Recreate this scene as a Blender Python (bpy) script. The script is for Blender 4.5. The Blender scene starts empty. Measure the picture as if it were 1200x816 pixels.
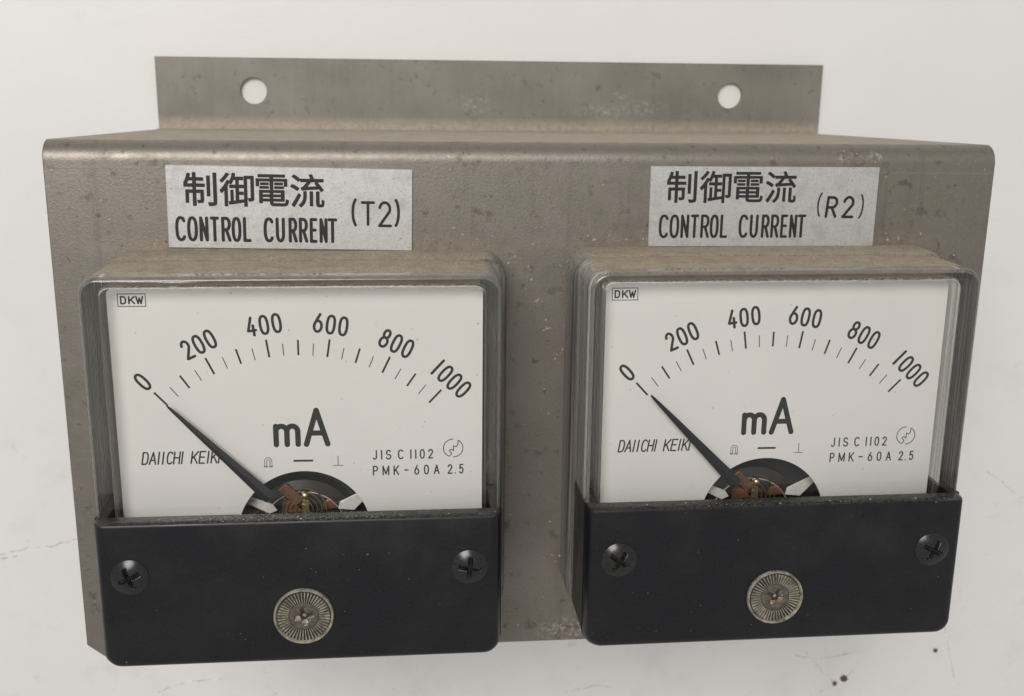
import bpy, bmesh, math, random
from mathutils import Vector, Matrix

# ------------------------------------------------------------------ camera, world, lamps, exposure
MM = 0.001
TABLE_DROP = 91.95          # the table lies this many mm below the face of the bracket panel
scene = bpy.context.scene
COL = scene.collection


def P(x, y, z):
    """millimetres in the panel's own frame (z = 0 on its face) -> metres above the table"""
    return Vector((x * MM, y * MM, (z + TABLE_DROP) * MM))


cam_data = bpy.data.cameras.new('camera')
cam = bpy.data.objects.new('camera', cam_data)
COL.objects.link(cam)
Rw = Matrix(((0.9952869228, 0.0120562411, 0.0962215582),
             (0.0120295976, 0.9692277663, -0.2458715638),
             (-0.0962248928, 0.2458702588, 0.9645146893))).transposed()
cam.matrix_world = Matrix.Translation(P(61.09, 13.115, 193.927)) @ Rw.to_4x4()
cam_data.sensor_width = 36.0
cam_data.lens = 36.0 * 1279.228 / 1200.0
cam_data.clip_start = 0.01
cam_data.clip_end = 20.0
cam_data.dof.use_dof = True
cam_data.dof.focus_distance = 0.182
cam_data.dof.aperture_fstop = 46.0
scene.camera = cam

world = bpy.data.worlds.new('World')
scene.world = world
world.use_nodes = True
world.node_tree.nodes['Background'].inputs[0].default_value = (1.0, 0.99, 0.98, 1)
world.node_tree.nodes['Background'].inputs[1].default_value = 0.425


def area_lamp(name, loc, target, size, power, color):
    d = bpy.data.lights.new(name, 'AREA')
    d.shape = 'RECTANGLE'
    d.size, d.size_y = size[0] * MM, size[1] * MM
    d.energy = power
    d.color = color
    o = bpy.data.objects.new(name, d)
    COL.objects.link(o)
    o.location = P(*loc)
    o.rotation_euler = (P(*target) - P(*loc)).to_track_quat('-Z', 'Y').to_euler()
    return o


area_lamp('ceiling_lamp', (-190, 440, 880), (85, -40, -20), (480, 380), 8.0, (1.0, 0.98, 0.96))

scene.view_settings.view_transform = 'Standard'
scene.view_settings.look = 'None'
scene.view_settings.exposure = 0.0
scene.view_settings.gamma = 1.0
scene.render.engine = 'CYCLES'
scene.cycles.use_denoising = True
scene.cycles.max_bounces = 16
scene.cycles.transmission_bounces = 12
scene.cycles.transparent_max_bounces = 16
rnd = random.Random(7)


# ------------------------------------------------------------------ materials
class NT:
    def __init__(self, name):
        self.m = bpy.data.materials.new(name)
        self.m.use_nodes = True
        self.t = self.m.node_tree
        self.t.nodes.clear()
        self.out = self.n('ShaderNodeOutputMaterial')
        geo = self.n('ShaderNodeNewGeometry')
        vm = self.n('ShaderNodeVectorMath', operation='SCALE')
        vm.inputs['Scale'].default_value = 1000.0
        self.l(geo.outputs['Position'], vm.inputs[0])
        self.geo = geo
        self.pos = vm.outputs[0]          # world position in mm

    def n(self, typ, **kw):
        nd = self.t.nodes.new(typ)
        for k, v in kw.items():
            setattr(nd, k, v)
        return nd

    def l(self, a, b):
        self.t.links.new(a, b)

    def noise(self, scale, detail=3, rough=0.55, stretch=None, offset=None):
        v = self.pos
        if stretch or offset:
            mp = self.n('ShaderNodeMapping')
            mp.inputs['Scale'].default_value = stretch or (1, 1, 1)
            mp.inputs['Location'].default_value = offset or (0, 0, 0)
            self.l(v, mp.inputs[0])
            v = mp.outputs[0]
        nd = self.n('ShaderNodeTexNoise')
        nd.inputs['Scale'].default_value = scale
        nd.inputs['Detail'].default_value = detail
        nd.inputs['Roughness'].default_value = rough
        self.l(v, nd.inputs['Vector'])
        return nd.outputs['Fac']

    def ramp(self, src, a, b, lo=0.0, hi=1.0):
        nd = self.n('ShaderNodeMapRange')
        nd.inputs['From Min'].default_value = a
        nd.inputs['From Max'].default_value = b
        nd.inputs['To Min'].default_value = lo
        nd.inputs['To Max'].default_value = hi
        self.l(src, nd.inputs['Value'])
        return nd.outputs[0]

    def spot(self, x, y, z, rx, ry):
        """soft elliptical patch round a point given in panel millimetres"""
        sb = self.n('ShaderNodeVectorMath', operation='SUBTRACT')
        sb.inputs[1].default_value = (x, y, z + TABLE_DROP)
        self.l(self.pos, sb.inputs[0])
        ml = self.n('ShaderNodeVectorMath', operation='MULTIPLY')
        ml.inputs[1].default_value = (1 / rx, 1 / ry, 0.02)
        self.l(sb.outputs[0], ml.inputs[0])
        ln = self.n('ShaderNodeVectorMath', operation='LENGTH')
        self.l(ml.outputs[0], ln.inputs[0])
        return self.ramp(ln.outputs['Value'], 1.0, 0.35)

    def math(self, op, a, b):
        nd = self.n('ShaderNodeMath', operation=op)
        for i, v in enumerate((a, b)):
            if isinstance(v, (int, float)):
                nd.inputs[i].default_value = v
            else:
                self.l(v, nd.inputs[i])
        return nd.outputs[0]

    def mix(self, fac, a, b):
        nd = self.n('ShaderNodeMix', data_type='RGBA')
        for sock, v in ((nd.inputs[0], fac), (nd.inputs[6], a), (nd.inputs[7], b)):
            if isinstance(v, tuple):
                sock.default_value = (*v, 1)
            elif isinstance(v, (int, float)):
                sock.default_value = v
            else:
                self.l(v, sock)
        return nd.outputs[2]

    def bsdf(self, color, rough=0.5, metallic=0.0, spec=0.5, bump=None, bump_mm=0.05, coat=0.0):
        b = self.n('ShaderNodeBsdfPrincipled')
        for sock, v in ((b.inputs['Base Color'], color), (b.inputs['Roughness'], rough), (b.inputs['Metallic'], metallic)):
            if isinstance(v, tuple):
                sock.default_value = (*v, 1)
            elif isinstance(v, (int, float)):
                sock.default_value = v
            else:
                self.l(v, sock)
        b.inputs['Specular IOR Level'].default_value = spec
        b.inputs['Coat Weight'].default_value = coat
        if bump is not None:
            bn = self.n('ShaderNodeBump')
            bn.inputs['Strength'].default_value = 1.0
            bn.inputs['Distance'].default_value = bump_mm * MM
            self.l(bump, bn.inputs['Height'])
            self.l(bn.outputs[0], b.inputs['Normal'])
        return b.outputs[0]

    def mixs(self, fac, a, b):
        nd = self.n('ShaderNodeMixShader')
        if isinstance(fac, (int, float)):
            nd.inputs[0].default_value = fac
        else:
            self.l(fac, nd.inputs[0])
        self.l(a, nd.inputs[1])
        self.l(b, nd.inputs[2])
        return nd.outputs[0]

    def end(self, shader):
        self.l(shader, self.out.inputs['Surface'])
        return self.m


def simple(name, color, rough=0.5, metallic=0.0, spec=0.5, grain=0.0, grain_scale=3.0, bump_mm=0.0):
    t = NT(name)
    c = color
    b = None
    if grain:
        nz = t.noise(grain_scale, 4, 0.65)
        c = t.mix(t.ramp(nz, 0.3, 0.7), tuple(v * (1 - grain) for v in color), tuple(min(1, v * (1 + grain)) for v in color))
        b = nz if bump_mm else None
    return t.end(t.bsdf(c, rough, metallic, spec, b, bump_mm or 0.01))


M = {}
# painted / plated sheet steel, mottled, specked with rust and dust
t = NT('weathered_steel')
big = t.noise(0.045, 4, 0.6)
mid = t.noise(0.35, 4, 0.6, offset=(31, 7, 3))
fine = t.noise(2.0, 4, 0.75)
salt = t.noise(4.5, 2, 0.6, offset=(7, 1, 1))
streak = t.noise(1.0, 3, 0.6, stretch=(2.6, 0.05, 0.05))
hue = t.noise(0.11, 3, 0.6, offset=(17, 40, 0))
c = t.mix(t.ramp(big, 0.35, 0.65), (0.198, 0.173, 0.150), (0.245, 0.215, 0.186))
c = t.mix(t.ramp(hue, 0.42, 0.62), c, (0.203, 0.184, 0.149))
c = t.mix(t.math('MULTIPLY', t.ramp(streak, 0.40, 0.72), 0.35), c, (0.225, 0.202, 0.178))
c = t.mix(t.math('MULTIPLY', t.ramp(fine, 0.40, 0.66), 0.45), c, (0.26, 0.234, 0.205))
c = t.mix(t.ramp(salt, 0.62, 0.70, 0, 0.4), c, (0.32, 0.29, 0.26))
c = t.mix(t.ramp(salt, 0.39, 0.32, 0, 0.35), c, (0.09, 0.076, 0.064))
c = t.mix(t.ramp(mid, 0.60, 0.72, 0, 0.6), c, (0.085, 0.072, 0.061))
run = t.noise(0.22, 4, 0.65, stretch=(1.6, 0.10, 0.1), offset=(8, 3, 0))
c = t.mix(t.ramp(run, 0.56, 0.72, 0, 0.28), c, (0.100, 0.082, 0.066))
spots = t.noise(0.55, 2, 0.5, offset=(90, 11, 5))
c = t.mix(t.ramp(spots, 0.70, 0.74, 0, 0.6), c, (0.12, 0.075, 0.045))
chips = t.noise(0.9, 2, 0.5, offset=(13, 70, 2))
c = t.mix(t.ramp(chips, 0.745, 0.77, 0, 0.7), c, (0.42, 0.38, 0.33))
# pale paint rubbed onto the fold near its right end, and dust drifted above the meters and along the bottom edge
sc = t.noise(1.1, 4, 0.65, offset=(2, 5, 1))
scm = t.math('MAXIMUM', t.spot(140.5, -1.4, 0, 2.6, 1.6), t.spot(146.5, -1.2, 0, 3.2, 1.1))
scm = t.math('MAXIMUM', scm, t.spot(92, -94.0, 0, 7, 3.5))
c = t.mix(t.math('MULTIPLY', t.ramp(sc, 0.50, 0.60), t.math('MULTIPLY', scm, 0.65)), c, (0.46, 0.425, 0.385))
dn = t.noise(0.7, 4, 0.7, offset=(5, 0, 9))
dm = t.math('MAXIMUM', t.spot(43.5, -17.5, 0, 46, 3.2), t.spot(124.5, -17.0, 0, 46, 3.2))
c = t.mix(t.math('MULTIPLY', t.ramp(dn, 0.38, 0.62), t.math('MULTIPLY', dm, 0.75)), c, (0.34, 0.285, 0.21))
M['steel'] = t.end(t.bsdf(c, t.ramp(mid, 0.3, 0.7, 0.36, 0.52), 0.65, 0.5, fine, 0.045))

# the same sheet under settled dust, for the upward ledge
t = NT('dusty_steel')
n1 = t.noise(0.25, 4, 0.65)
n2 = t.noise(2.2, 4, 0.7)
c = t.mix(t.ramp(n1, 0.35, 0.65), (0.33, 0.285, 0.225), (0.42, 0.375, 0.31))
c = t.mix(t.ramp(n2, 0.55, 0.75, 0, 0.6), c, (0.22, 0.185, 0.145))
M['dusty_steel'] = t.end(t.bsdf(c, 0.9, 0.0, 0.2, n2, 0.12))

# flange: browner, with pale scuffs
t = NT('scuffed_steel')
big = t.noise(0.05, 4, 0.6)
mid = t.noise(0.28, 4, 0.6, offset=(5, 2, 3))
fine = t.noise(2.5, 3, 0.7)
c = t.mix(t.ramp(big, 0.35, 0.65), (0.165, 0.150, 0.127), (0.235, 0.215, 0.186))
c = t.mix(t.math('MULTIPLY', t.ramp(fine, 0.35, 0.68), 0.3), c, (0.28, 0.255, 0.22))
c = t.mix(t.ramp(mid, 0.64, 0.74, 0, 0.65), c, (0.11, 0.095, 0.085))
vst = t.noise(0.5, 3, 0.6, stretch=(1.6, 0.12, 0.1))
c = t.mix(t.ramp(vst, 0.45, 0.7, 0, 0.18), c, (0.26, 0.238, 0.205))
dk = t.noise(0.42, 3, 0.55, offset=(61, 9, 2))
c = t.mix(t.ramp(dk, 0.63, 0.73, 0, 0.5), c, (0.095, 0.08, 0.07))
sc = t.noise(0.8, 4, 0.65, offset=(2, 5, 1))
scm = t.math('MAXIMUM', t.spot(112, 3.2, -90, 9, 2.4), t.spot(122, 4.2, -90, 8, 2.6))
scm = t.math('MAXIMUM', scm, t.spot(79, 5.2, -90, 5, 3.6))
scm = t.math('MAXIMUM', scm, t.spot(117, 7.2, -90, 4, 1.6))
c = t.mix(t.math('MULTIPLY', t.ramp(sc, 0.48, 0.72), t.math('MULTIPLY', scm, 0.7)), c, (0.42, 0.40, 0.39))
dn = t.noise(0.9, 4, 0.7)
sepd = t.n('ShaderNodeSeparateXYZ')
t.l(t.pos, sepd.inputs[0])
c = t.mix(t.math('MULTIPLY', t.ramp(sepd.outputs['Y'], 1.6, -0.8), t.ramp(dn, 0.3, 0.6, 0.4, 0.95)), c, (0.40, 0.34, 0.265))
M['flange'] = t.end(t.bsdf(c, 0.5, 0.3, 0.5, fine, 0.03))

# silver nameplate with pitted speckle
t = NT('silver_plate')
f = t.noise(5.5, 3, 0.75)
g = t.noise(1.2, 3, 0.6)
d = t.noise(2.4, 3, 0.6, offset=(9, 4, 1))
c = t.mix(t.ramp(f, 0.44, 0.66), (0.60, 0.595, 0.58), (0.40, 0.392, 0.378))
c = t.mix(t.ramp(g, 0.4, 0.7, 0, 0.35), c, (0.66, 0.65, 0.63))
c = t.mix(t.ramp(d, 0.655, 0.70, 0, 0.85), c, (0.12, 0.11, 0.10))
gr = t.noise(0.35, 4, 0.65, offset=(2, 9, 0))
c = t.mix(t.ramp(gr, 0.50, 0.72, 0, 0.45), c, (0.33, 0.315, 0.29))
M['plate'] = t.end(t.bsdf(c, 0.38, 0.55, 0.5, f, 0.05))

M['ink'] = simple('black_ink', (0.012, 0.0115, 0.012), 0.6, grain=0.25, grain_scale=4)
M['dial_ink'] = simple('dial_ink', (0.014, 0.0135, 0.014), 0.7)
M['grey_ink'] = simple('grey_ink', (0.20, 0.19, 0.18), 0.6)

t = NT('dial_white')
a = t.noise(0.05, 3, 0.5)
s = t.noise(1.1, 2, 0.5, offset=(3, 8, 0))
c = t.mix(t.ramp(a, 0.35, 0.65), (0.715, 0.695, 0.665), (0.745, 0.725, 0.695))
c = t.mix(t.ramp(s, 0.735, 0.76, 0, 0.6), c, (0.30, 0.27, 0.24))
M['dial'] = t.end(t.bsdf(c, 0.55, 0, 0.3))

# black moulded cover: matte with dust film
t = NT('black_moulding')
f = t.noise(2.0, 4, 0.7)
g = t.noise(0.10, 3, 0.6, stretch=(1, 1, 1))
s = t.noise(1.5, 2, 0.5, offset=(44, 1, 8))
c = t.mix(t.ramp(f, 0.35, 0.7), (0.0045, 0.0048, 0.0062), (0.0095, 0.0100, 0.0120))
c = t.mix(t.ramp(g, 0.45, 0.8, 0, 0.35), c, (0.024, 0.023, 0.023))
c = t.mix(t.ramp(s, 0.745, 0.77, 0, 0.6), c, (0.22, 0.20, 0.17))
sep = t.n('ShaderNodeSeparateXYZ')
t.l(t.geo.outputs['Normal'], sep.inputs[0])
up = t.math('MULTIPLY', t.ramp(sep.outputs['Y'], 0.75, 0.95), t.ramp(f, 0.38, 0.60))
c = t.mix(t.math('MULTIPLY', up, 0.5), c, (0.09, 0.080, 0.064))
M['black'] = t.end(t.bsdf(c, t.ramp(g, 0.3, 0.7, 0.28, 0.42), 0, 0.35, f, 0.012))
M['case'] = simple('black_case', (0.035, 0.034, 0.036), 0.35)
M['screw'] = simple('blackened_screw', (0.024, 0.023, 0.0225), 0.24, 0.35, grain=0.35, grain_scale=2.0)
M['pointer'] = simple('pointer_black', (0.008, 0.008, 0.010), 0.42, grain=0.3, grain_scale=3)


def dusted(t, shader, lo=0.35, hi=0.62):
    """settled dust on faces that look up the panel (the side that was on top when it hung)"""
    sep = t.n('ShaderNodeSeparateXYZ')
    t.l(t.geo.outputs['Normal'], sep.inputs[0])
    n = t.noise(0.8, 4, 0.65)
    n2 = t.noise(3.0, 3, 0.7)
    sz = t.n('ShaderNodeSeparateXYZ')
    t.l(t.pos, sz.inputs[0])
    edge = t.ramp(t.math('ADD', sz.outputs['Z'], t.math('MULTIPLY', n, 0.5)), TABLE_DROP + 20.6, TABLE_DROP + 20.0)   # rubbed clean along the front edge
    fac = t.math('MULTIPLY', t.math('MULTIPLY', t.ramp(sep.outputs['Y'], 0.80, 0.97), edge), t.ramp(n, lo, hi, 0.82, 1.0))
    col = t.mix(t.ramp(n2, 0.35, 0.7), (0.24, 0.20, 0.145), (0.47, 0.405, 0.31))
    n3 = t.noise(0.28, 4, 0.65)
    col = t.mix(t.ramp(n3, 0.45, 0.68, 0, 0.5), col, (0.20, 0.165, 0.12))
    d = t.bsdf(col, 0.95, 0, 0.1, n2, 0.15)
    return t.mixs(fac, shader, d)


t = NT('clear_plastic')
g = t.n('ShaderNodeBsdfGlass')
g.inputs['Color'].default_value = (0.95, 0.95, 0.93, 1)
g.inputs['Roughness'].default_value = 0.03
g.inputs['IOR'].default_value = 1.49
hz = t.bsdf((0.50, 0.485, 0.465), 0.3, 0, 0.5)
sv = t.noise(1.0, 3, 0.6, stretch=(1.8, 0.02, 1.8))  # streaks in the haze paint in the wall's bright and dark refraction bands
M['clear'] = t.end(dusted(t, t.mixs(t.ramp(sv, 0.38, 0.66, 0.05, 0.5), g.outputs[0], hz)))

t = NT('clear_rim')
g = t.n('ShaderNodeBsdfGlass')
g.inputs['Color'].default_value = (0.95, 0.95, 0.93, 1)
g.inputs['Roughness'].default_value = 0.08
g.inputs['IOR'].default_value = 1.49
hz = t.bsdf((0.33, 0.31, 0.29), 0.25, 0, 0.5)
sv = t.noise(1.0, 3, 0.6, stretch=(1.6, 0.02, 2.2))  # streaked grey haze stands in for light bending through the rim
M['rim'] = t.end(dusted(t, t.mixs(t.ramp(sv, 0.38, 0.64, 0.12, 0.6), g.outputs[0], hz)))

# front edge of the moulding, grey haze put in to blur refracted dial print
t = NT('hazed_edge')
g = t.n('ShaderNodeBsdfGlass')
g.inputs['Color'].default_value = (0.9, 0.9, 0.88, 1)
g.inputs['Roughness'].default_value = 0.18
g.inputs['IOR'].default_value = 1.49
en = t.noise(1.3, 3, 0.6)
M['edge'] = t.end(t.mixs(t.ramp(en, 0.3, 0.7, 0.08, 0.32), g.outputs[0], t.bsdf((0.42, 0.40, 0.38), 0.2, 0, 0.6)))

# the flat window of the cover: thin clear sheet
t = NT('clear_window')
tr = t.n('ShaderNodeBsdfTransparent')
tr.inputs[0].default_value = (0.985, 0.985, 0.98, 1)
gl = t.n('ShaderNodeBsdfGlossy')
gl.inputs['Roughness'].default_value = 0.06
fr = t.n('ShaderNodeFresnel')
fr.inputs['IOR'].default_value = 1.45
M['window'] = t.end(t.mixs(fr.outputs[0], tr.outputs[0], gl.outputs[0]))

M['adjuster'] = simple('dirty_clear_plastic', (0.235, 0.212, 0.165), 0.22, grain=0.6, grain_scale=0.9)
M['adjuster_dark'] = simple('adjuster_recess', (0.022, 0.019, 0.016), 0.5, grain=0.4, grain_scale=1.5)
M['hub'] = simple('grimy_hub', (0.085, 0.072, 0.058), 0.35, grain=0.5, grain_scale=1.2)
M['copper'] = simple('copper', (0.36, 0.165, 0.085), 0.42, 0.75, grain=0.3, grain_scale=1.5)
M['brass'] = simple('brass', (0.55, 0.42, 0.22), 0.38, 0.9, grain=0.3, grain_scale=2)
M['tin'] = simple('tinned_tab', (0.85, 0.82, 0.76), 0.4, 0.2, grain=0.12, grain_scale=2)
M['magnet'] = simple('magnet_grey', (0.038, 0.030, 0.026), 0.22, 0.4, grain=0.3, grain_scale=0.8)
M['crumb'] = simple('brown_crumb', (0.12, 0.08, 0.055), 0.9, grain=0.3, grain_scale=2)
t = NT('tan_dust')
sa, sb_ = t.noise(0.45, 2, 0.6), t.noise(1.9, 2, 0.6, offset=(4, 4, 4))
c = t.mix(t.ramp(sa, 0.42, 0.58), (0.21, 0.14, 0.085), (0.36, 0.30, 0.225))
c = t.mix(t.ramp(sb_, 0.60, 0.66), c, (0.52, 0.47, 0.40))
M['speck'] = t.end(t.bsdf(c, 0.95, 0, 0.2))
M['scuff'] = simple('pale_scuff', (0.32, 0.30, 0.285), 0.7, grain=0.2, grain_scale=1.5)
M['crack'] = simple('crack_brown', (0.65, 0.615, 0.575), 0.9, grain=0.5, grain_scale=0.4)

# white painted table, lightly soiled
t = NT('white_paint')
big = t.noise(0.012, 4, 0.55)
mid = t.noise(0.07, 5, 0.62, offset=(3, 3, 0))
fine = t.noise(0.9, 4, 0.6)
c = t.mix(t.ramp(big, 0.3, 0.7), (0.745, 0.725, 0.70), (0.78, 0.765, 0.745))
sy = t.n('ShaderNodeSeparateXYZ')
t.l(t.pos, sy.inputs[0])
near = t.ramp(sy.outputs['Y'], 0, -110, 0.12, 1.0)
c = t.mix(t.math('MULTIPLY', near, t.ramp(mid, 0.54, 0.80, 0, 0.4)), c, (0.60, 0.555, 0.505))
c = t.mix(t.math('MULTIPLY', near, t.ramp(fine, 0.60, 0.8, 0, 0.3)), c, (0.52, 0.48, 0.43))
smear = t.noise(0.16, 3, 0.6, offset=(120, 14, 0))
c = t.mix(t.math('MULTIPLY', near, t.ramp(smear, 0.66, 0.78, 0, 0.6)), c, (0.48, 0.44, 0.39))
sm2 = t.noise(0.045, 5, 0.7, offset=(7, 21, 0))
c = t.mix(t.math('MULTIPLY', near, t.ramp(sm2, 0.55, 0.74, 0, 0.35)), c, (0.56, 0.50, 0.43))
pg = t.noise(0.35, 4, 0.65, offset=(1, 1, 0))
M['table'] = t.end(t.bsdf(c, 0.45, 0, 0.4, t.math('ADD', pg, mid), 0.07))


# ------------------------------------------------------------------ mesh helpers (all in mm, local to their thing)
class MB:
    def __init__(self):
        self.v, self.f, self.mi = [], [], []

    def add(self, verts, faces, mi=0):
        o = len(self.v)
        self.v += [tuple(v) for v in verts]
        self.f += [tuple(i + o for i in f) for f in faces]
        self.mi += [mi] * len(faces)

    def loft(self, rings, cap0=True, cap1=True, mi=0, mi_cap1=None, closed=True):
        n = len(rings[0])
        vs = [p for r in rings for p in r]
        fs = []
        for k in range(len(rings) - 1):
            for i in range(n if closed else n - 1):
                j = (i + 1) % n
                fs.append((k * n + i, k * n + j, (k + 1) * n + j, (k + 1) * n + i))
        self.add(vs, fs, mi)
        o = len(self.v) - len(vs)
        if cap0:
            self.f.append(tuple(reversed(range(o, o + n))))
            self.mi.append(mi)
        if cap1:
            self.f.append(tuple(range(o + (len(rings) - 1) * n, o + len(rings) * n)))
            self.mi.append(mi if mi_cap1 is None else mi_cap1)

    def prism(self, poly, z0, z1, mi=0, bevel=0.0):
        rings = [[(x, y, z0) for x, y in poly], [(x, y, z1) for x, y in poly]]
        self.loft(rings, mi=mi)

    def build(self, name, mats, parent=None, smooth=True, angle=35, weld=False, bevel=0.0):
        me = bpy.data.meshes.new(name)
        me.from_pydata([(x * MM, y * MM, z * MM) for x, y, z in self.v], [], self.f)
        mats = mats if isinstance(mats, (list, tuple)) else [mats]
        for m in mats:
            me.materials.append(m)
        me.polygons.foreach_set('material_index', self.mi)
        bm = bmesh.new()
        bm.from_mesh(me)
        if weld:
            bmesh.ops.remove_doubles(bm, verts=bm.verts, dist=1e-7)
        bmesh.ops.recalc_face_normals(bm, faces=bm.faces)
        bm.to_mesh(me)
        bm.free()
        if smooth:
            me.shade_smooth()
            me.set_sharp_from_angle(angle=math.radians(angle))
        o = bpy.data.objects.new(name, me)
        COL.objects.link(o)
        if parent:
            o.parent = parent
        if bevel:
            bv = o.modifiers.new('bevel', 'BEVEL')
            bv.width = bevel * MM
            bv.segments = 2
            bv.limit_method = 'ANGLE'
        return o


def rrect(x0, x1, y0, y1, r, z=None, n=8, rb=None):
    """rounded rectangle, r for the top corners, rb for the bottom ones"""
    rb = r if rb is None else rb
    pts = []
    for cx, cy, a0, rr in ((x1, y1, 0, r), (x0, y1, 90, r), (x0, y0, 180, rb), (x1, y0, 270, rb)):
        sx = -1 if cx == x1 else 1
        sy = -1 if cy == y1 else 1
        for k in range(n + 1):
            a = math.radians(a0 + 90 * k / n)
            q = (cx + sx * rr + rr * math.cos(a), cy + sy * rr + rr * math.sin(a))
            pts.append(q if z is None else (*q, z))
    return pts


def circle(cx, cy, r, n=48, z=None):
    q = [(cx + r * math.cos(2 * math.pi * k / n), cy + r * math.sin(2 * math.pi * k / n)) for k in range(n)]
    return q if z is None else [(x, y, z) for x, y in q]


def plate_with_holes(name, outer, holes, z0, z1, mat, parent, bevel=0.0):
    """flat sheet cut to an outline with holes through it (filled 2-D curve turned into a mesh)"""
    cu = bpy.data.curves.new(name, 'CURVE')
    cu.dimensions = '2D'
    cu.fill_mode = 'BOTH'
    cu.extrude = abs(z1 - z0) / 2 * MM
    for poly in [outer] + holes:
        sp = cu.splines.new('POLY')
        sp.points.add(len(poly) - 1)
        for p, (x, y) in zip(sp.points, poly):
            p.co = (x * MM, y * MM, 0, 1)
        sp.use_cyclic_u = True
    tmp = bpy.data.objects.new(name, cu)
    COL.objects.link(tmp)
    dg = bpy.context.evaluated_depsgraph_get()
    me = bpy.data.meshes.new_from_object(tmp.evaluated_get(dg))
    bpy.data.objects.remove(tmp)
    bpy.data.curves.remove(cu)
    me.transform(Matrix.Translation((0, 0, (z0 + z1) / 2 * MM)))
    me.name = name
    me.materials.clear()
    me.materials.append(mat)
    bm = bmesh.new()
    bm.from_mesh(me)
    bmesh.ops.remove_doubles(bm, verts=bm.verts, dist=1e-7)
    bmesh.ops.recalc_face_normals(bm, faces=bm.faces)
    bm.to_mesh(me)
    bm.free()
    me.shade_smooth()
    me.set_sharp_from_angle(angle=math.radians(35))
    o = bpy.data.objects.new(name, me)
    COL.objects.link(o)
    if parent:
        o.parent = parent
    return o


# ---- stroke lettering: every glyph is a set of pen strokes in a unit box, drawn with a round-ended pen
def arc(cx, cy, rx, ry, a0, a1, n=18, e=2.0):
    out = []
    for k in range(n + 1):
        a = math.radians(a0 + (a1 - a0) * k / n)
        c, s = math.cos(a), math.sin(a)
        out.append((cx + rx * math.copysign(abs(c) ** (2 / e), c), cy + ry * math.copysign(abs(s) ** (2 / e), s)))
    return out


G = {
    '0': [arc(.5, .5, .5, .5, 90, 450, 40, 2.5)],
    '1': [[(.5, 0), (.5, 1)]],
    '2': [arc(.48, .72, .46, .28, 168, -22, 18) + [(.0, .0)], [(0, 0), (1, 0)]],
    '4': [[(.58, 1), (0, .27)], [(0, .27), (1, .27)], [(.72, .55), (.72, 0)]],
    '5': [[(.92, 1), (.14, 1)], [(.14, 1), (.07, .52)], [(.07, .52)] + arc(.45, .33, .5, .33, 128, -150, 20)],
    '6': [arc(.5, .31, .5, .31, 90, 450, 32), [(.62, 1), (.32, .72), (.1, .48), (.01, .33)]],
    '8': [arc(.5, .77, .40, .23, 90, 450, 30), arc(.5, .28, .5, .28, 90, 450, 32)],
    'A': [[(0, 0), (.5, 1)], [(.5, 1), (1, 0)], [(.19, .33), (.81, .33)]],
    'C': [arc(.52, .5, .52, .5, 42, 318, 30, 2.5)],
    'D': [[(0, 0), (0, 1)], [(0, 1)] + arc(.4, .5, .6, .5, 90, -90, 20, 2.6) + [(0, 0)]],
    'E': [[(0, 0), (0, 1)], [(0, 1), (1, 1)], [(0, .52), (.85, .52)], [(0, 0), (1, 0)]],
    'H': [[(0, 0), (0, 1)], [(1, 0), (1, 1)], [(0, .5), (1, .5)]],
    'I': [[(.5, 0), (.5, 1)]],
    'J': [[(.8, 1), (.8, .25)] + arc(.4, .25, .4, .25, 0, -150, 12)],
    'K': [[(0, 0), (0, 1)], [(1, 1), (.02, .38)], [(.32, .58), (1, 0)]],
    'L': [[(0, 1), (0, 0)], [(0, 0), (1, 0)]],
    'M': [[(0, 0), (0, 1)], [(0, 1), (.5, .1)], [(.5, .1), (1, 1)], [(1, 1), (1, 0)]],
    'N': [[(0, 0), (0, 1)], [(0, 1), (1, 0)], [(1, 0), (1, 1)]],
    'O': [arc(.5, .5, .5, .5, 90, 450, 40, 2.5)],
    'P': [[(0, 0), (0, 1)], [(0, 1)] + arc(.55, .74, .45, .26, 90, -90, 14) + [(0, .48)]],
    'R': [[(0, 0), (0, 1)], [(0, 1)] + arc(.5, .74, .48, .26, 90, -90, 14) + [(0, .48)], [(.5, .48), (1, 0)]],
    'S': [arc(.5, .75, .46, .25, 25, 265, 18) + arc(.5, .25, .5, .26, 85, -160, 18)],
    'T': [[(0, 1), (1, 1)], [(.5, 1), (.5, 0)]],
    'U': [[(0, 1), (0, .3)] + arc(.5, .3, .5, .3, 180, 360, 18) + [(1, 1)]],
    'W': [[(0, 1), (.27, 0)], [(.27, 0), (.5, .8)], [(.5, .8), (.73, 0)], [(.73, 0), (1, 1)]],
    '-': [[(0, .5), (1, .5)]],
    '.': [[(.5, .02), (.5, .0)]],
    '(': [arc(1.0, .5, .95, .56, 120, 240, 16)],
    ')': [arc(0.0, .5, .95, .56, 60, -60, 16)],
    'm': [[(0, 0), (0, 1)], [(0, .80)] + arc(.25, .70, .25, .30, 150, 0, 14) + [(.5, 0)], [(.5, .70)] + arc(.75, .70, .25, .30, 180, 0, 16) + [(1, 0)]],
}


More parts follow.
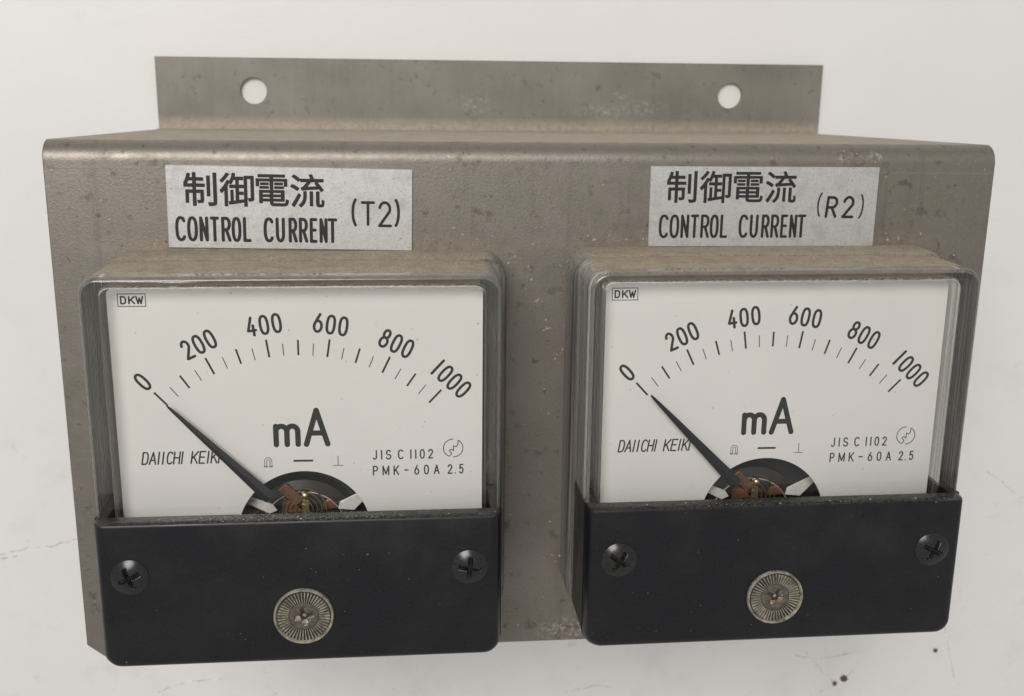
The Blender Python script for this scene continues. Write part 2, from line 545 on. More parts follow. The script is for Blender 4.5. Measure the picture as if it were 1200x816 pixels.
class Pen:
    def __init__(self, width, z=0.0, wob=0.0):
        self.mb, self.w, self.z, self.k, self.wob = MB(), width, z, 0, wob

    def stroke(self, pts, w=None):
        h = (w or self.w) / 2
        z = self.z + 0.0015 * (self.k % 9)
        self.k += 1
        q = [Vector(p) for p in pts]
        q = [q[0]] + [b for a, b in zip(q, q[1:]) if (b - a).length > 1e-5]
        closed = len(q) > 3 and (q[0] - q[-1]).length < 1e-4
        if closed:
            q = q[:-1]
        n = len(q)
        L, Rr = [], []
        for i in range(n):
            a = q[i - 1] if (i > 0 or closed) else q[i]
            b = q[(i + 1) % n] if (i < n - 1 or closed) else q[i]
            d1 = (q[i] - a).normalized() if (q[i] - a).length > 1e-9 else (b - q[i]).normalized()
            d2 = (b - q[i]).normalized() if (b - q[i]).length > 1e-9 else d1
            tt = (d1 + d2)
            tt = tt.normalized() if tt.length > 1e-6 else d1
            nn = Vector((-tt.y, tt.x))
            c = max(0.55, nn.dot(Vector((-d1.y, d1.x))))
            L.append(q[i] + nn * h / c)
            Rr.append(q[i] - nn * h / c)
        vs = [(p.x, p.y, z) for p in L] + [(p.x, p.y, z) for p in Rr]
        fs = [(i, n + i, n + (i + 1) % n, (i + 1) % n) for i in range(n if closed else n - 1)]
        self.mb.add(vs, fs)
        if not closed:
            for e, o in ((q[0], q[1]), (q[-1], q[-2])):
                d = (e - o).normalized()
                a0 = math.atan2(d.y, d.x)
                cap = [(e.x + h * math.cos(a0 + math.radians(t_)), e.y + h * math.sin(a0 + math.radians(t_)), z) for t_ in range(-90, 91, 18)]
                self.mb.add(cap, [tuple(range(len(cap)))])

    def glyph(self, ch, x, y, w, h, rot=0.0, shear=0.0, pw=None, pivot=(0, 0)):
        c, s = math.cos(rot), math.sin(rot)
        for st in G[ch]:
            out = []
            for gx, gy in st:
                px, py = x + gx * w + shear * gy * h, y + gy * h
                px, py = px - pivot[0], py - pivot[1]
                out.append((pivot[0] + c * px - s * py, pivot[1] + s * px + c * py))
            self.stroke(out, pw)

    def build(self, name, mat, parent):
        o = self.mb.build(name, mat, parent, smooth=False)
        me = o.data
        bm = bmesh.new()
        bm.from_mesh(me)
        for f in bm.faces:
            f.normal_update()
            if f.normal.z < 0:
                f.normal_flip()
        bm.to_mesh(me)
        bm.free()
        return o


def font_text(name, chars, mat, parent, z, size, bold):
    """characters from the program's built-in typeface, each centred on its own spot, as one mesh"""
    bm = bmesh.new()
    for ch, cx, cy in chars:
        cu = bpy.data.curves.new('glyph', 'FONT')
        cu.body = ch
        cu.size = size * MM
        cu.resolution_u = 4
        ob = bpy.data.objects.new('glyph', cu)
        COL.objects.link(ob)
        dg = bpy.context.evaluated_depsgraph_get()
        src = bpy.data.meshes.new_from_object(ob.evaluated_get(dg))
        xs = [v.co.x for v in src.vertices]
        ys = [v.co.y for v in src.vertices]
        k = 0
        for ring, n_ in ((bold, 10), (bold * .5, 4)):
            for i in range(n_):           # thicken the strokes: overlaid impressions around a small circle
                a_ = 2 * math.pi * i / n_
                me = src.copy()
                me.transform(Matrix.Translation((cx * MM - (min(xs) + max(xs)) / 2 + ring * math.cos(a_) * MM, cy * MM - (min(ys) + max(ys)) / 2 + ring * math.sin(a_) * MM, (z + .0012 * k) * MM)))
                bm.from_mesh(me)
                bpy.data.meshes.remove(me)
                k += 1
        bpy.data.objects.remove(ob)
        bpy.data.curves.remove(cu)
        bpy.data.meshes.remove(src)
    me = bpy.data.meshes.new(name)
    bm.to_mesh(me)
    bm.free()
    me.materials.clear()
    me.materials.append(mat)
    for p in me.polygons:
        p.material_index = 0
    o = bpy.data.objects.new(name, me)
    COL.objects.link(o)
    o.parent = parent
    return o


def thing(name, label, cat, loc, rotz=0.0, group=None):
    o = bpy.data.objects.new(name, None)
    o.empty_display_size = 0.01
    COL.objects.link(o)
    o.location = P(*loc)
    o.rotation_euler = (0, 0, rotz)
    tag(o, label, cat, group)
    return o


def tag(o, label, cat, group=None):
    o['label'] = label
    o['category'] = cat
    if group:
        o['group'] = group


def copy_tree(o, parent=None):
    c = o.copy()
    COL.objects.link(c)
    if parent:
        c.parent = parent
    for ch in list(o.children):
        copy_tree(ch, c)
    return c


def blob(mb, x, y, z, r, flat=0.6):
    """one irregular grain"""
    n, rings = 7, []
    ph = rnd.random() * 6
    for lz, rr in ((0.0, 0.85), (0.45, 1.0), (0.85, 0.55)):
        rings.append([(x + r * rr * (0.75 + 0.5 * rnd.random()) * math.cos(ph + 6.283 * k / n),
                       y + r * rr * (0.75 + 0.5 * rnd.random()) * math.sin(ph + 6.283 * k / n), z + r * flat * lz) for k in range(n)])
    mb.loft(rings)


# ------------------------------------------------------------------ the table
TZ = -TABLE_DROP
mb = MB()
mb.loft([[(-900, -900, TZ - 25), (1100, -900, TZ - 25), (1100, 900, TZ - 25), (-900, 900, TZ - 25)],
         [(-900, -900, TZ), (1100, -900, TZ), (1100, 900, TZ), (-900, 900, TZ)]])
table = mb.build('tabletop', M['table'], smooth=False)
table.location = (0, 0, TABLE_DROP * MM)
table['kind'] = 'structure'

# hairline cracks in the paint (points in mm on the table)
CRACKS = []      # filled below


# ------------------------------------------------------------------ the bracket
W, H, T = 169.6, 96.35, 1.6
br = thing('meter_bracket', 'grey brown sheet metal bracket with two holes in its raised flange, carrying both meters', 'bracket', (0, 0, 0))
RB, YT = 3.4, 0.85


def sheet(rows_out, rows_in, name, mat, cap_first=True, cap_last=True, bevel=0.0):
    """a folded sheet: each row is (x0, x1, y, z) on the outer face and on the inner face"""
    m = MB()
    loops = []
    for (a, b) in zip(rows_out, rows_in):
        loops.append([(a[0], a[2], a[3]), (a[1], a[2], a[3]), (b[1], b[2], b[3]), (b[0], b[2], b[3])])
    m.loft(loops, cap0=cap_first, cap1=cap_last)
    return m.build(name, mat, br, angle=30, bevel=bevel)


ro, ri = [], []
ch = 3.4
ro += [(ch, W - ch, -H, 0), (0, W, -H + 2.8, 0), (0, W, -40, 0), (0, W, YT - RB, 0)]
ri += [(ch, W - ch, -H, -T), (0, W, -H + 2.8, -T), (0, W, -40, -T), (0, W, YT - RB, -T)]
for k in range(1, 11):
    a = math.radians(88.2 * k / 10)
    ro.append((0, W, YT - RB + RB * math.sin(a), -RB + RB * math.cos(a)))
    q = RB - T
    ri.append((0, W, YT - RB + q * math.sin(a), -RB + q * math.cos(a)))
sheet(ro, ri, 'front_panel', M['steel'], cap_last=False, bevel=0.18)
ya, yb = ro[-1][2], -2.0
zb = -90.35
sheet([(0, W, ya, ro[-1][3]), (0, W, yb + .05, zb + 1.0), (0, W, yb + .25, zb + .3)],
      [(0, W, ri[-1][2], ri[-1][3]), (0, W, yb - T, zb + 1.0), (0, W, yb - T, zb - .8)], 'top_wall', M['dusty_steel'], cap_first=False, bevel=0.1)
FX0, FX1, FY1 = 0.4, 169.9, 15.6
fl = plate_with_holes('mounting_flange', [(FX0, yb - T), (FX1, yb - T), (FX1, FY1), (FX0, FY1)],
                      [list(reversed(circle(23.9, 7.6, 3.28, 40))), list(reversed(circle(145.57, 7.6, 3.28, 40)))], zb - T, zb, M['flange'], br)

# scribed line across the panel just under the fold
for x0, x1 in ((0.3, 20.0), (62.8, 71), (74, 104.5), (147.6, 169.2)):
    pen = Pen(0.10, 0.02)
    pen.stroke([(x0 + (x1 - x0) * k / 10, -3.85 - 0.0017 * (x0 + (x1 - x0) * k / 10) + rnd.uniform(-.015, .015)) for k in range(11)])
    pen.build('scribed_line', M['grey_ink'], br)

# grains of dust and rust flakes stuck on the panel
mb = MB()
CL = [(80.9, -20.2, 1.3, 9), (84.6, -27.3, 1.5, 8), (86.8, -32.6, 1.0, 6), (89.2, -37.5, 1.3, 9), (140.5, -1.6, 2.0, 9), (146, -1.9, 1.6, 6), (91.5, -93.6, 2.6, 14), (95, -92.5, 2.0, 10), (89, -78, 2.0, 6)]
for cx, cy, s, n in CL:
    for _ in range(n):
        blob(mb, cx + rnd.gauss(0, s * .5), cy + rnd.gauss(0, s * .4), 0.0, 0.06 + rnd.random() ** 2 * 0.28, 0.5)
for _ in range(150):
    x, y = rnd.uniform(76.5, 92.5), rnd.uniform(-95, -5)
    blob(mb, x, y, 0, 0.04 + rnd.random() ** 3 * 0.22, 0.5)
for _ in range(110):
    x, y = rnd.choice((rnd.uniform(1, 20), rnd.uniform(63, 105), rnd.uniform(148, 168))), rnd.uniform(-40, -4)
    blob(mb, x, y, 0, 0.04 + rnd.random() ** 3 * 0.2, 0.5)
for x0, x1, y0 in ((10, 78, -17.2), (92, 158, -16.6)):
    for _ in range(80):
        x, y = rnd.uniform(x0, x1), y0 + abs(rnd.gauss(0, .8))
        blob(mb, x, y, 0, 0.05 + rnd.random() ** 2 * 0.22, 0.5)
mb.build('dust_speck', M['speck'], br, smooth=False)['kind'] = 'stuff'


# ------------------------------------------------------------------ engraved nameplates
def nameplate(label, x0, y1, w, h, rotz):
    m = MB()
    m.loft([rrect(0, w, -h, 0, .15, 0, 2), rrect(0, w, -h, 0, .15, 0.36, 2), rrect(.08, w - .08, -h + .08, -.08, .12, 0.44, 2)])
    o = m.build('nameplate', M['plate'], angle=25)
    o.location = P(x0, y1, 0.01)
    o.rotation_euler = (0, 0, rotz)
    tag(o, label, 'nameplate', 'silver nameplates above the meters')
    return o


ZP = 0.455
KX = 'CONTROL CURRENT'
KP = (108, 185, 265, 335, 408, 475, 550, None, 685, 765, 850, 918, 990, 1055, 1110)
KW = (72, 70, 60, 60, 65, 65, 55, None, 70, 62, 60, 62, 52, 55, 65)


def english(parent, u0, v0, scale, hh, pw):
    pen = Pen(pw, ZP)
    for chh, px, pwid in zip(KX, KP, KW):
        if px is None:
            continue
        pen.glyph(chh, u0 + (px - 108) * scale + pw / 2, v0 + pw / 2, pwid * scale - pw, hh - pw, shear=0.0)
    pen.build('english_text', M['ink'], parent)


# left plate, set very slightly crooked
rotA = math.radians(-0.9)
pa = nameplate('speckled silver nameplate marked (T2) above the left-hand meter', 20.32, -3.12, 42.2, 14.3, rotA)
font_text('kanji_text', [(c_, x_, -4.05) for c_, x_ in zip('制御電流', (5.75, 11.95, 18.0, 24.0))], M['ink'], pa, ZP, 6.15, 0.105)
english(pa, 1.25, -13.15, 0.0261, 4.4, 0.56)
pen = Pen(0.50, ZP)
pen.glyph('(', 31.75, -9.95, 1.0, 4.6)
pen.glyph('T', 33.45, -9.75, 2.0, 3.85)
pen.glyph('2', 36.45, -9.95, 1.95, 4.1)
pen.glyph(')', 38.85, -9.95, 1.0, 4.6)
pen.build('circuit_code', M['ink'], pa)

pb = nameplate('speckled silver nameplate marked (R2) above the right-hand meter', 104.97, -3.06, 42.4, 14.45, 0.0)
font_text('kanji_text', [(c_, x_, -3.65) for c_, x_ in zip('制御電流', (5.75, 11.95, 18.05, 24.1))], M['ink'], pb, ZP, 6.1, 0.085)
english(pb, 1.85, -12.9, 0.0257, 4.3, 0.50)
pen = Pen(0.52, ZP)
pen.glyph('(', 31.15, -8.95, 1.0, 4.3, shear=0.05, pw=0.32)
pen.glyph('R', 32.95, -9.0, 1.75, 3.5, shear=0.07)
pen.glyph('2', 36.1, -9.05, 1.8, 3.6, shear=0.05)
pen.glyph(')', 38.75, -9.3, 1.0, 4.3, shear=0.05, pw=0.32)
pen.build('circuit_code', M['ink'], pb)


# ------------------------------------------------------------------ the meter
mt = thing('panel_meter', 'clear fronted milliampere meter below the (T2) plate, its needle resting on zero', 'meter', (43.54, -75.27, 0), 0, 'pair of milliampere meters on the bracket')

# clear base flange, a stepped solid rim against the panel
m = MB()
m.loft([rrect(-33.9, 35.3, -10.0, 57.25, 4.2, 0.02), rrect(-33.8, 35.1, -9.9, 57.1, 4.2, 7.6), rrect(-33.5, 34.6, -9.6, 56.9, 3.9, 8.3),
        rrect(-33.0, 33.6, -9.2, 56.7, 3.6, 8.6)])
m.build('base_flange', M['rim'], mt, angle=40)

# clear cover: a moulded shell with a flat window
m = MB()
ZC = 22.85
outer = [rrect(-33.2, 33.1, -8.4, 56.85, 3.0, 8.65), rrect(-33.1, 32.95, -8.3, 56.8, 3.0, 22.05), rrect(-33.0, 32.85, -8.1, 56.68, 2.9, 22.45),
         rrect(-32.75, 32.6, -7.8, 56.4, 2.7, 22.72), rrect(-32.5, 32.35, -7.5, 56.15, 2.6, ZC)]
m.loft(outer[:2], cap0=False, cap1=False, mi=0)
m.loft(outer[1:], cap0=False, cap1=True, mi=2, mi_cap1=1)
inner = [rrect(-30.9, 30.9, -6.4, 55.0, 1.8, 8.65), rrect(-30.65, 30.65, -6.3, 54.9, 1.8, 20.5), rrect(-30.3, 30.3, -6.0, 54.6, 1.6, 21.0)]
m.loft(inner, cap0=False, cap1=True, mi=0, mi_cap1=1)
n = len(outer[0])
m.add(outer[0] + inner[0], [(i, (i + 1) % n, n + (i + 1) % n, n + i) for i in range(n)], 0)
m.build('clear_cover', [M['clear'], M['window'], M['edge']], mt, angle=40, weld=True)

# black inner case behind the dial, and the round body behind the panel
m = MB()
m.loft([rrect(-30.3, 30.3, -5.8, 54.2, 2, 8.75), rrect(-30.3, 30.3, -5.8, 54.2, 2, 9.1)])
m.build('inner_case', M['case'], mt)
m = MB()
m.loft([circle(0, 22, 26, 64, -1.7), circle(0, 22, 26, 64, -40), circle(0, 22, 24.5, 64, -41.5)], mi=0)
rear = m.build('rear_body', M['case'], mt)
for sx in (-1, 1):
    m = MB()
    m.loft([circle(sx * 12, 22, 2.5, 24, -41.4), circle(sx * 12, 22, 2.5, 24, -60)])
    m.build('terminal_stud', M['brass'], rear)

# dial plate with the round window for the movement
CX, CY = -0.42, 10.8
ZD = 17.0
dial_out = rrect(-30.25, 30.25, 2, 54.0, 1.2, n=5)
dial = plate_with_holes('dial_plate', dial_out, [list(reversed(circle(CX + .3, CY + .05, 11.33, 96)))], ZD - 0.6, ZD, M['dial'], mt)
ZI = ZD + 0.012

pen = Pen(0.2, ZI)
for i in range(21):
    v = i * 50
    a = math.radians(-42.4 + 85.5 * v / 1000)
    r1, wdt = (34.75, 0.34) if v % 200 == 0 else (34.3, 0.32) if v % 100 == 0 else (33.75, 0.15)
    sx, cy = math.sin(a), math.cos(a)
    q0 = (CX + 31.7 * sx, CY + 31.7 * cy)
    q1 = (CX + r1 * sx, CY + r1 * cy)
    nx, ny = cy * wdt / 2, -sx * wdt / 2
    pen.mb.add([(q0[0] - nx, q0[1] - ny, ZI), (q0[0] + nx, q0[1] + ny, ZI), (q1[0] + nx, q1[1] + ny, ZI), (q1[0] - nx, q1[1] - ny, ZI)], [(0, 1, 2, 3)])
pen.build('scale_marks', M['dial_ink'], dial)

for txt, ang in (('0', -42.4), ('200', -25.1), ('400', -8.0), ('600', 8.7), ('800', 26.0), ('1000', 43.0)):
    pen = Pen(0.46, ZI)
    a = math.radians(ang)
    px, py = CX + 37.25 * math.sin(a), CY + 37.25 * math.cos(a)
    pitch, gw, gh = 2.06, 1.2, 2.95
    adv = [1.45 if c_ == '1' else pitch for c_ in txt]
    x = -sum(adv) / 2
    for c_, ad in zip(txt, adv):
        pen.glyph(c_, px + x + (ad - gw) / 2, py - gh / 2, gw, gh, rot=-a, pivot=(px, py))
        x += ad
    pen.build('scale_numeral', M['dial_ink'], dial)

pen = Pen(0.92, ZI)
pen.glyph('m', -4.42, 26.98, 3.62, 3.25)
pen.glyph('A', 0.58, 26.95, 3.55, 6.0)
pen.build('unit_mark', M['dial_ink'], dial)

# symbols under the unit: horseshoe magnet, direct-current dash, upright sign
pen = Pen(0.14, ZI)
pen.stroke([(-6.5, 23.1), (-6.5, 24.1)] + arc(-5.9, 24.1, .6, .62, 180, 0, 14) + [(-5.3, 23.1)])
pen.stroke([(-6.15, 23.1), (-6.15, 24.1)] + arc(-5.9, 24.1, .25, .28, 180, 0, 10) + [(-5.65, 23.1)])
pen.stroke([(-6.55, 23.12), (-6.1, 23.12)], .28)
pen.stroke([(-5.7, 23.12), (-5.25, 23.12)], .28)
pen.stroke([(5.76, 24.75), (5.76, 23.06)], .16)
pen.stroke([(4.98, 23.06), (6.55, 23.06)], .16)
pen.build('meter_symbol', M['grey_ink'], dial)
pen = Pen(0.36, ZI)
pen.stroke([(-1.55, 24.06), (1.45, 24.03)])
pen.build('current_dash', M['dial_ink'], dial)

pen = Pen(0.26, ZI)
for c_, x, w_ in zip('DAIICHIKEIKI', (0, 1.16, 2.58, 3.30, 4.02, 5.12, 6.4, 8.0, 9.3, 10.65, 11.25, 12.45), (.85, 1.0, 0.05, 0.05, .82, .88, 0.05, .95, .85, .05, .95, .05)):
    pen.glyph(c_, -26.6 + x, 24.0, w_, 2.05, shear=0.17)
pen.build('maker_name', M['dial_ink'], dial)

pen = Pen(0.235, ZI)


def row(txt, zs, v, hgt):
    for c_, (a_, b_) in zip(txt, zs):
        pen.glyph(c_, 11.6 + (a_ - 105) * .0157 + .1, v + .1, max(.05, (b_ - a_) * .0157 - .2), hgt - .2)


row('JISC1102', ((105, 160), (194, 210), (247, 305), (378, 440), (508, 528), (562, 580), (615, 668), (705, 760)), 23.95, 1.72)
row('PMK-60A2.5', ((105, 160), (208, 282), (328, 388), (443, 492), (553, 607), (658, 712), (766, 828), (916, 970), (992, 1008), (1042, 1092)), 21.08, 1.75)
pen.build('type_marking', M['dial_ink'], dial)

# approval mark: broken ring with a lightning bolt
pen = Pen(0.15, ZI)
cx, cy = 25.3, 25.75


def zz(x, y):
    return (cx + (x - 980) * .0157, cy - (y - 238) * .0157)


pen.stroke(arc(cx, cy, 1.66, 1.62, 92, 245, 24) + [zz(950, 322), zz(964, 300), zz(938, 266), zz(960, 250), zz(985, 270)])
pen.stroke(arc(cx, cy, 1.66, 1.62, 58, -88, 24))
pen.stroke([zz(985, 270), zz(984, 212), zz(1012, 222), zz(1030, 200), zz(1034, 152)])
pen.build('approval_mark', M['dial_ink'], dial)

pen = Pen(0.13, ZI)
pen.stroke([(-28.5, 53.0), (-24.15, 53.0)]); pen.stroke([(-24.15, 53.0), (-24.15, 50.95)])
pen.stroke([(-24.15, 50.95), (-28.5, 50.95)]); pen.stroke([(-28.5, 50.95), (-28.5, 53.0)])
for c_, x, w_ in (('D', -28.0, .72), ('K', -26.75, .85), ('W', -25.6, 1.02)):
    pen.glyph(c_, x, 51.4, w_, 1.15, pw=.26)
pen.build('maker_badge', M['dial_ink'], dial)

# needle: a tapered folded blade
m = MB()
tipx, tipy = -21.6, 34.68
d_ = Vector((-8.7 - tipx, 21.3 - tipy)).normalized()
nx, ny = d_.y, -d_.x
ZN = 18.7
rings = []
for r, w in ((0, .26), (.8, .50), (6, .98), (13, 1.48), (18.0, 1.85), (21.4, 2.15), (23.1, 2.2)):
    cx_, cy_ = tipx + d_.x * r, tipy + d_.y * r
    rings.append([(cx_ - nx * w / 2, cy_ - ny * w / 2, ZN), (cx_, cy_, ZN + .08 + w * .16), (cx_ + nx * w / 2, cy_ + ny * w / 2, ZN), (cx_, cy_, ZN - .1)])
m.loft(rings)
m.build('pointer', M['pointer'], mt, angle=20)

# movement seen through the dial window
OX, OY = -0.3, -1.55
m = MB()
rr = []
for k in range(41):
    a = math.radians(180 * k / 40)
    c_, s_ = math.cos(a), math.sin(a)
    rr.append([(CX + OX + 7.4 * c_, CY + OY + 7.4 * s_, 12.4), (CX + OX + 8.0 * c_, CY + OY + 8.0 * s_, 12.9), (CX + OX + 9.6 * c_, CY + OY + 9.6 * s_, 12.4), (CX + OX + 9.6 * c_, CY + OY + 9.6 * s_, 9.2), (CX + OX + 7.4 * c_, CY + OY + 7.4 * s_, 9.2)])
m.loft(rr)
m.build('magnet_ring', M['magnet'], mt, angle=25)
m = MB()
m.loft([circle(CX + OX, CY + OY, 7.2, 48, 8.6), circle(CX + OX, CY + OY, 7.2, 48, 10.6), circle(CX + OX, CY + OY, 6.6, 48, 11.0)])
m.build('iron_core', M['magnet'], mt)


def slab(pts, z0, z1, name, mat, tilt=0.0, parent=mt):
    mm_ = MB()
    mm_.loft([[(x + OX, y + OY, z0 + tilt * i) for i, (x, y) in enumerate(pts)], [(x + OX, y + OY, z1 + tilt * i) for i, (x, y) in enumerate(pts)]])
    return mm_.build(name, mat, parent, smooth=False, bevel=0.08)


coil = slab([(-4.7, 19.0), (-3.2, 20.1), (-.2, 17.2), (-1.7, 16.0)], 13.0, 13.5, 'coil_frame', M['copper'])
slab([(-3.9, 17.2), (-1.6, 16.0), (-.6, 14.6), (-4.2, 14.4)], 11.8, 12.8, 'coil_winding', M['copper'], parent=coil)
slab([(3.1, 16.4), (5.0, 16.9), (5.4, 15.0), (2.6, 14.8)], 11.8, 12.6, 'coil_winding', M['copper'], parent=coil)
br_ = slab([(-.65, 18.3), (.6, 18.4), (.6, 14.2), (-.65, 14.2)], 12.6, 13.2, 'pivot_bridge', M['brass'])
m = MB()
m.loft([circle(CX + OX + .4, 17.9 + OY, .55, 20, 13.2), circle(CX + OX + .4, 17.9 + OY, .55, 20, 14.0), circle(CX + OX + .4, 17.9 + OY, .25, 20, 14.2)])
m.build('pivot_screw', M['brass'], br_)
slab([(-10.6, 16.9), (-9.9, 18.0), (-5.6, 16.3), (-4.9, 15.2), (-6.2, 14.6)], 13.0, 13.4, 'zero_tab', M['tin'])
slab([(5.6, 15.2), (5.9, 16.5), (10.2, 18.6), (11.0, 17.7), (8.4, 14.9)], 13.0, 13.4, 'zero_tab', M['tin'])

sp = []
for k in range(120):
    a = 2 * math.pi * k / 28
    rr_ = 0.9 + 0.028 * k
    sp.append((CX + OX + rr_ * math.cos(a), CY + OY + 4.2 + rr_ * math.sin(a), 13.25))
m = MB()
m.loft([[(x - .05, y - .05, z - .2), (x + .05, y + .05, z - .2), (x + .05, y + .05, z + .1), (x - .05, y - .05, z + .1)] for x, y, z in sp])
m.build('hairspring', M['brass'], mt, smooth=False)
m = MB()
m.loft([[(CX + OX + r_ * math.cos(math.radians(180 * k / 40)), CY + OY + r_ * math.sin(math.radians(180 * k / 40)), z_) for r_, z_ in ((7.25, 12.3), (7.4, 12.75), (7.55, 12.3))] for k in range(41)])
m.build('pole_glint', M['tin'], mt, angle=60)  # pale strip added to imitate a bright arc reflected along the pole

# black lower cover: front slab and side walls
m = MB()
YB, YTc = -8.75, 17.05
m.loft([rrect(-33.2, 33.1, YB, YTc, .5, ZC + .03, 8, 2.6), rrect(-33.1, 32.95, YB, YTc, .5, 24.6, 8, 2.6), rrect(-32.6, 32.6, YB + .25, YTc - .08, .5, 25.4, 8, 2.5),
        rrect(-32.1, 32.1, YB + .7, YTc - .25, .45, 25.85, 8, 2.2), rrect(-31.4, 31.4, YB + 1.3, YTc - .5, .4, 26.0, 8, 1.8)])
uo = [p for p in rrect(-33.3, 33.25, YB - .1, YTc, .01, n=8, rb=2.6)]
ui = [p for p in rrect(-31.35, 31.35, YB + 1.6, YTc + .0, .01, n=8, rb=1.6)]
N1 = len(uo)
ks = list(range(17, N1)) + [0]            # left wall top -> bottom -> right wall top
ks = ks[:]
op = [uo[k] for k in range(13, N1)] + [uo[4]]
ip = [ui[k] for k in range(13, N1)] + [ui[4]]
L_ = len(op)
loop = op + list(reversed(ip))
m.loft([[(x, y, 12.0) for x, y in loop], [(x, y, ZC + .02) for x, y in loop]])
m.build('front_cover', M['black'], mt, angle=32)


def dome_grid(name, cx, cy, z0, R_, hfun, mat, parent, nr=22, na=96):
    mm_ = MB()
    rings = []
    for i in range(nr + 1):
        r = R_ * max(0.001, i / nr)
        rings.append([(cx + r * math.cos(2 * math.pi * k / na), cy + r * math.sin(2 * math.pi * k / na), z0 + hfun(r, r * math.cos(2 * math.pi * k / na), r * math.sin(2 * math.pi * k / na))) for k in range(na)])
    rings.append([(cx + R_ * math.cos(2 * math.pi * k / na), cy + R_ * math.sin(2 * math.pi * k / na), z0 - .3) for k in range(na)])
    mm_.loft(list(reversed(rings)), cap0=False, cap1=True)
    o = mm_.build(name, mat, parent, angle=50)
    return o


def screw_h(rot, R_, dome, arm, wid, dep):
    c, s = math.cos(rot), math.sin(rot)

    def f(r, x, y):
        u, v = c * x + s * y, -s * x + c * y
        h = dome * (1 - (r / R_) ** 2) + .12
        for p, q in ((u, v), (v, u)):
            e = max(abs(p) - arm, abs(q) - wid)
            if e < 0.18:
                h -= dep * min(1, max(0, (0.18 - e) / 0.36)) * (1 - 0.5 * min(1, r / arm))
        return h
    return f


for x, y, rot in ((-27.65, 7.88, .45), (27.65, 7.9, 1.45)):
    sc_ = dome_grid('cover_screw', 0, 0, 26.0, 3.05, screw_h(rot, 3.05, .95, 1.75, .26, 1.2), M['screw'], mt, 30, 120)
    sc_.location = (x * MM, y * MM, 0)

# zero adjuster: ribbed clear disc with a cross slot
m = MB()
prof = [(4.95, 25.95), (4.95, 26.5), (4.82, 26.66), (4.66, 26.64), (4.5, 26.4), (4.45, 26.2)]
m.loft([circle(0, 0, r, 72, z) for r, z in prof], cap0=False, cap1=False)
za = m.build('zero_adjuster', M['adjuster'], mt, angle=40)
m = MB()
m.loft([circle(0, 0, 4.5, 72, 25.9), circle(0, 0, 4.5, 72, 26.15)])
m.build('recess_disc', M['adjuster_dark'], za)
m = MB()
NR = 46
for k in range(NR):
    a = 2 * math.pi * k / NR
    c_, s_ = math.cos(a), math.sin(a)
    r0, r1, w0, w1, zt = 2.5, 4.3, .085, .17, 26.5

    def pt(r, w, z):
        return (c_ * r - s_ * w, s_ * r + c_ * w, z)
    m.loft([[pt(r0, -w0, 26.1), pt(r1, -w1, 26.1), pt(r1, w1, 26.1), pt(r0, w0, 26.1)],
            [pt(r0, -w0 * .5, zt - .12), pt(r1, -w1 * .55, zt), pt(r1, w1 * .55, zt), pt(r0, w0 * .5, zt - .12)]])
m.build('rib_ring', M['adjuster'], za, smooth=False)
dome_grid('slotted_hub', 0, 0, 26.15, 2.4, screw_h(.2, 2.4, .22, 1.6, .32, .6), M['hub'], za, 22, 88)
m = MB()
for x, y, r in ((-.9, -.2, .45), (.3, -.95, .5), (.9, -.65, .4), (-.35, -1.15, .35), (.1, .25, .3)):
    blob(m, x, y, 26.25, r, .55)
m.build('dirt_clump', M['speck'], za)

# dust grains lying on the ledges of the meter
m = MB()
for _ in range(60):
    x = rnd.uniform(-32, 32)
    r = .05 + rnd.random() ** 3 * .18
    blob(m, x, 17.05 - r * .3, rnd.uniform(23.2, 25.6), r, .7)
m.build('ledge_dust', M['speck'], mt, smooth=False)['kind'] = 'stuff'

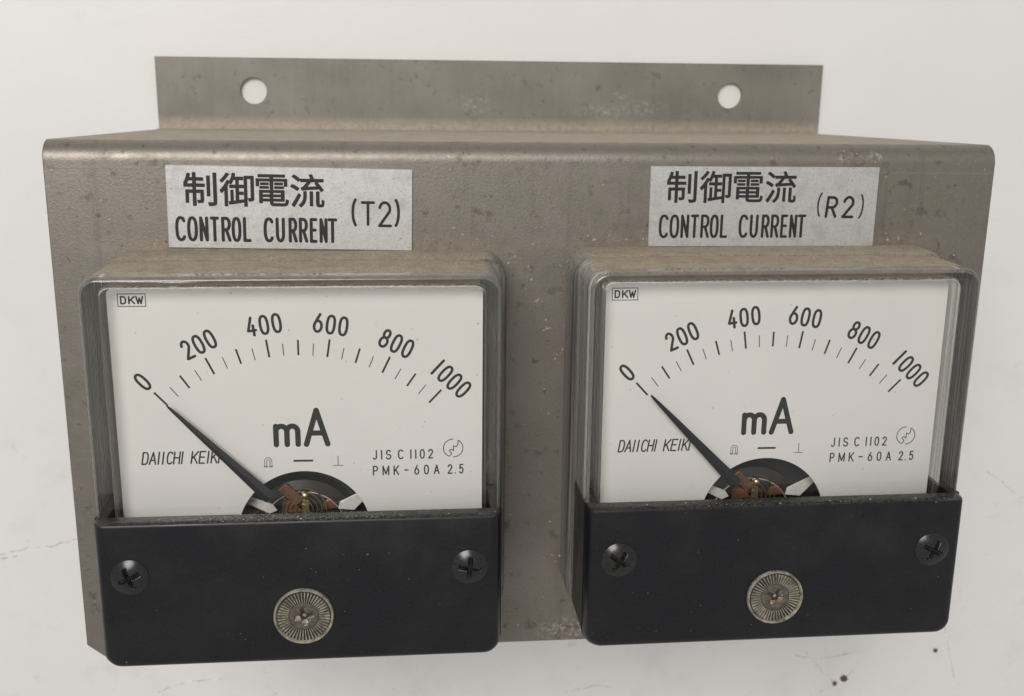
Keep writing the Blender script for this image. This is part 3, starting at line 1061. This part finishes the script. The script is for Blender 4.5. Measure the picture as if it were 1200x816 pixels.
# the second meter: a copy of the first with all its parts
mt2 = copy_tree(mt)
mt2.location = P(124.2, -74.77, 0)
mt2.rotation_euler = (0, 0, 0.0035)
for k, ch_ in enumerate(c_ for c_ in mt2.children if c_.name.startswith(('cover_screw', 'zero_adjuster'))):
    ch_.rotation_euler = (0, 0, (0.55, -0.35, 0.9)[k % 3])      # each screw stopped at its own angle
mt2['label'] = 'clear fronted milliampere meter below the (R2) plate, its needle resting on zero'

# ------------------------------------------------------------------ marks and crumbs on the table
CRACKS = [
    ('L', [(0, 650), (30, 643), (60, 640), (92, 632)], .35),
    ('L', [(0, 655), (20, 652)], .5),
    ('R', [(1156, 552), (1175, 565), (1200, 588)], .3),
    ('R', [(1106, 728), (1112, 760), (1118, 795)], .28),
    ('R', [(944, 764), (962, 785), (976, 798)], .28),
    ('R', [(1000, 785), (985, 800), (950, 816)], .25),
    ('R', [(930, 768), (960, 772), (1005, 764)], .3),
    ('B', [(185, 812), (215, 800), (262, 795)], .35),
    ('B', [(660, 812), (700, 803), (716, 806)], .25),
]
CAMP = (61.09, 13.115, 193.927)


def table_at(px, py):
    """where a spot of the photograph lies on the table, in mm"""
    d = Rw @ Vector(((px - 600) / 1279.228, -(py - 408) / 1279.228, -1.0))
    k = (TZ - CAMP[2]) / d.z
    return CAMP[0] + d.x * k, CAMP[1] + d.y * k


pen = Pen(.3, 0.02)
for _, pts, w in CRACKS:
    q = [table_at(*p) for p in pts]
    fine_ = []
    for (x0, y0), (x1, y1) in zip(q, q[1:]):
        for k in range(8):
            f_ = k / 8
            fine_.append((x0 + (x1 - x0) * f_ + rnd.uniform(-.25, .25), y0 + (y1 - y0) * f_ + rnd.uniform(-.25, .25)))
    fine_.append(q[-1])
    pen.stroke(fine_, w)
cr = pen.build('paint_crack', M['crack'], table)
cr.location = (0, 0, -TABLE_DROP * MM)

for px, py, r, lab in ((988, 795, 1.15, 'larger brown crumb of the close pair on the white table below the (R2) meter'),
                       (978, 801, .8, 'smaller brown crumb of the close pair on the white table below the (R2) meter'),
                       (1096, 762, .75, 'lone dark crumb on the white table off the lower right corner of the (R2) meter')):
    m = MB()
    blob(m, 0, 0, 0, r, .7)
    o = m.build('crumb', M['crumb'])
    x, y = table_at(px, py)
    o.location = P(x, y, TZ + .01)
    tag(o, lab, 'crumb', 'crumbs on the table')
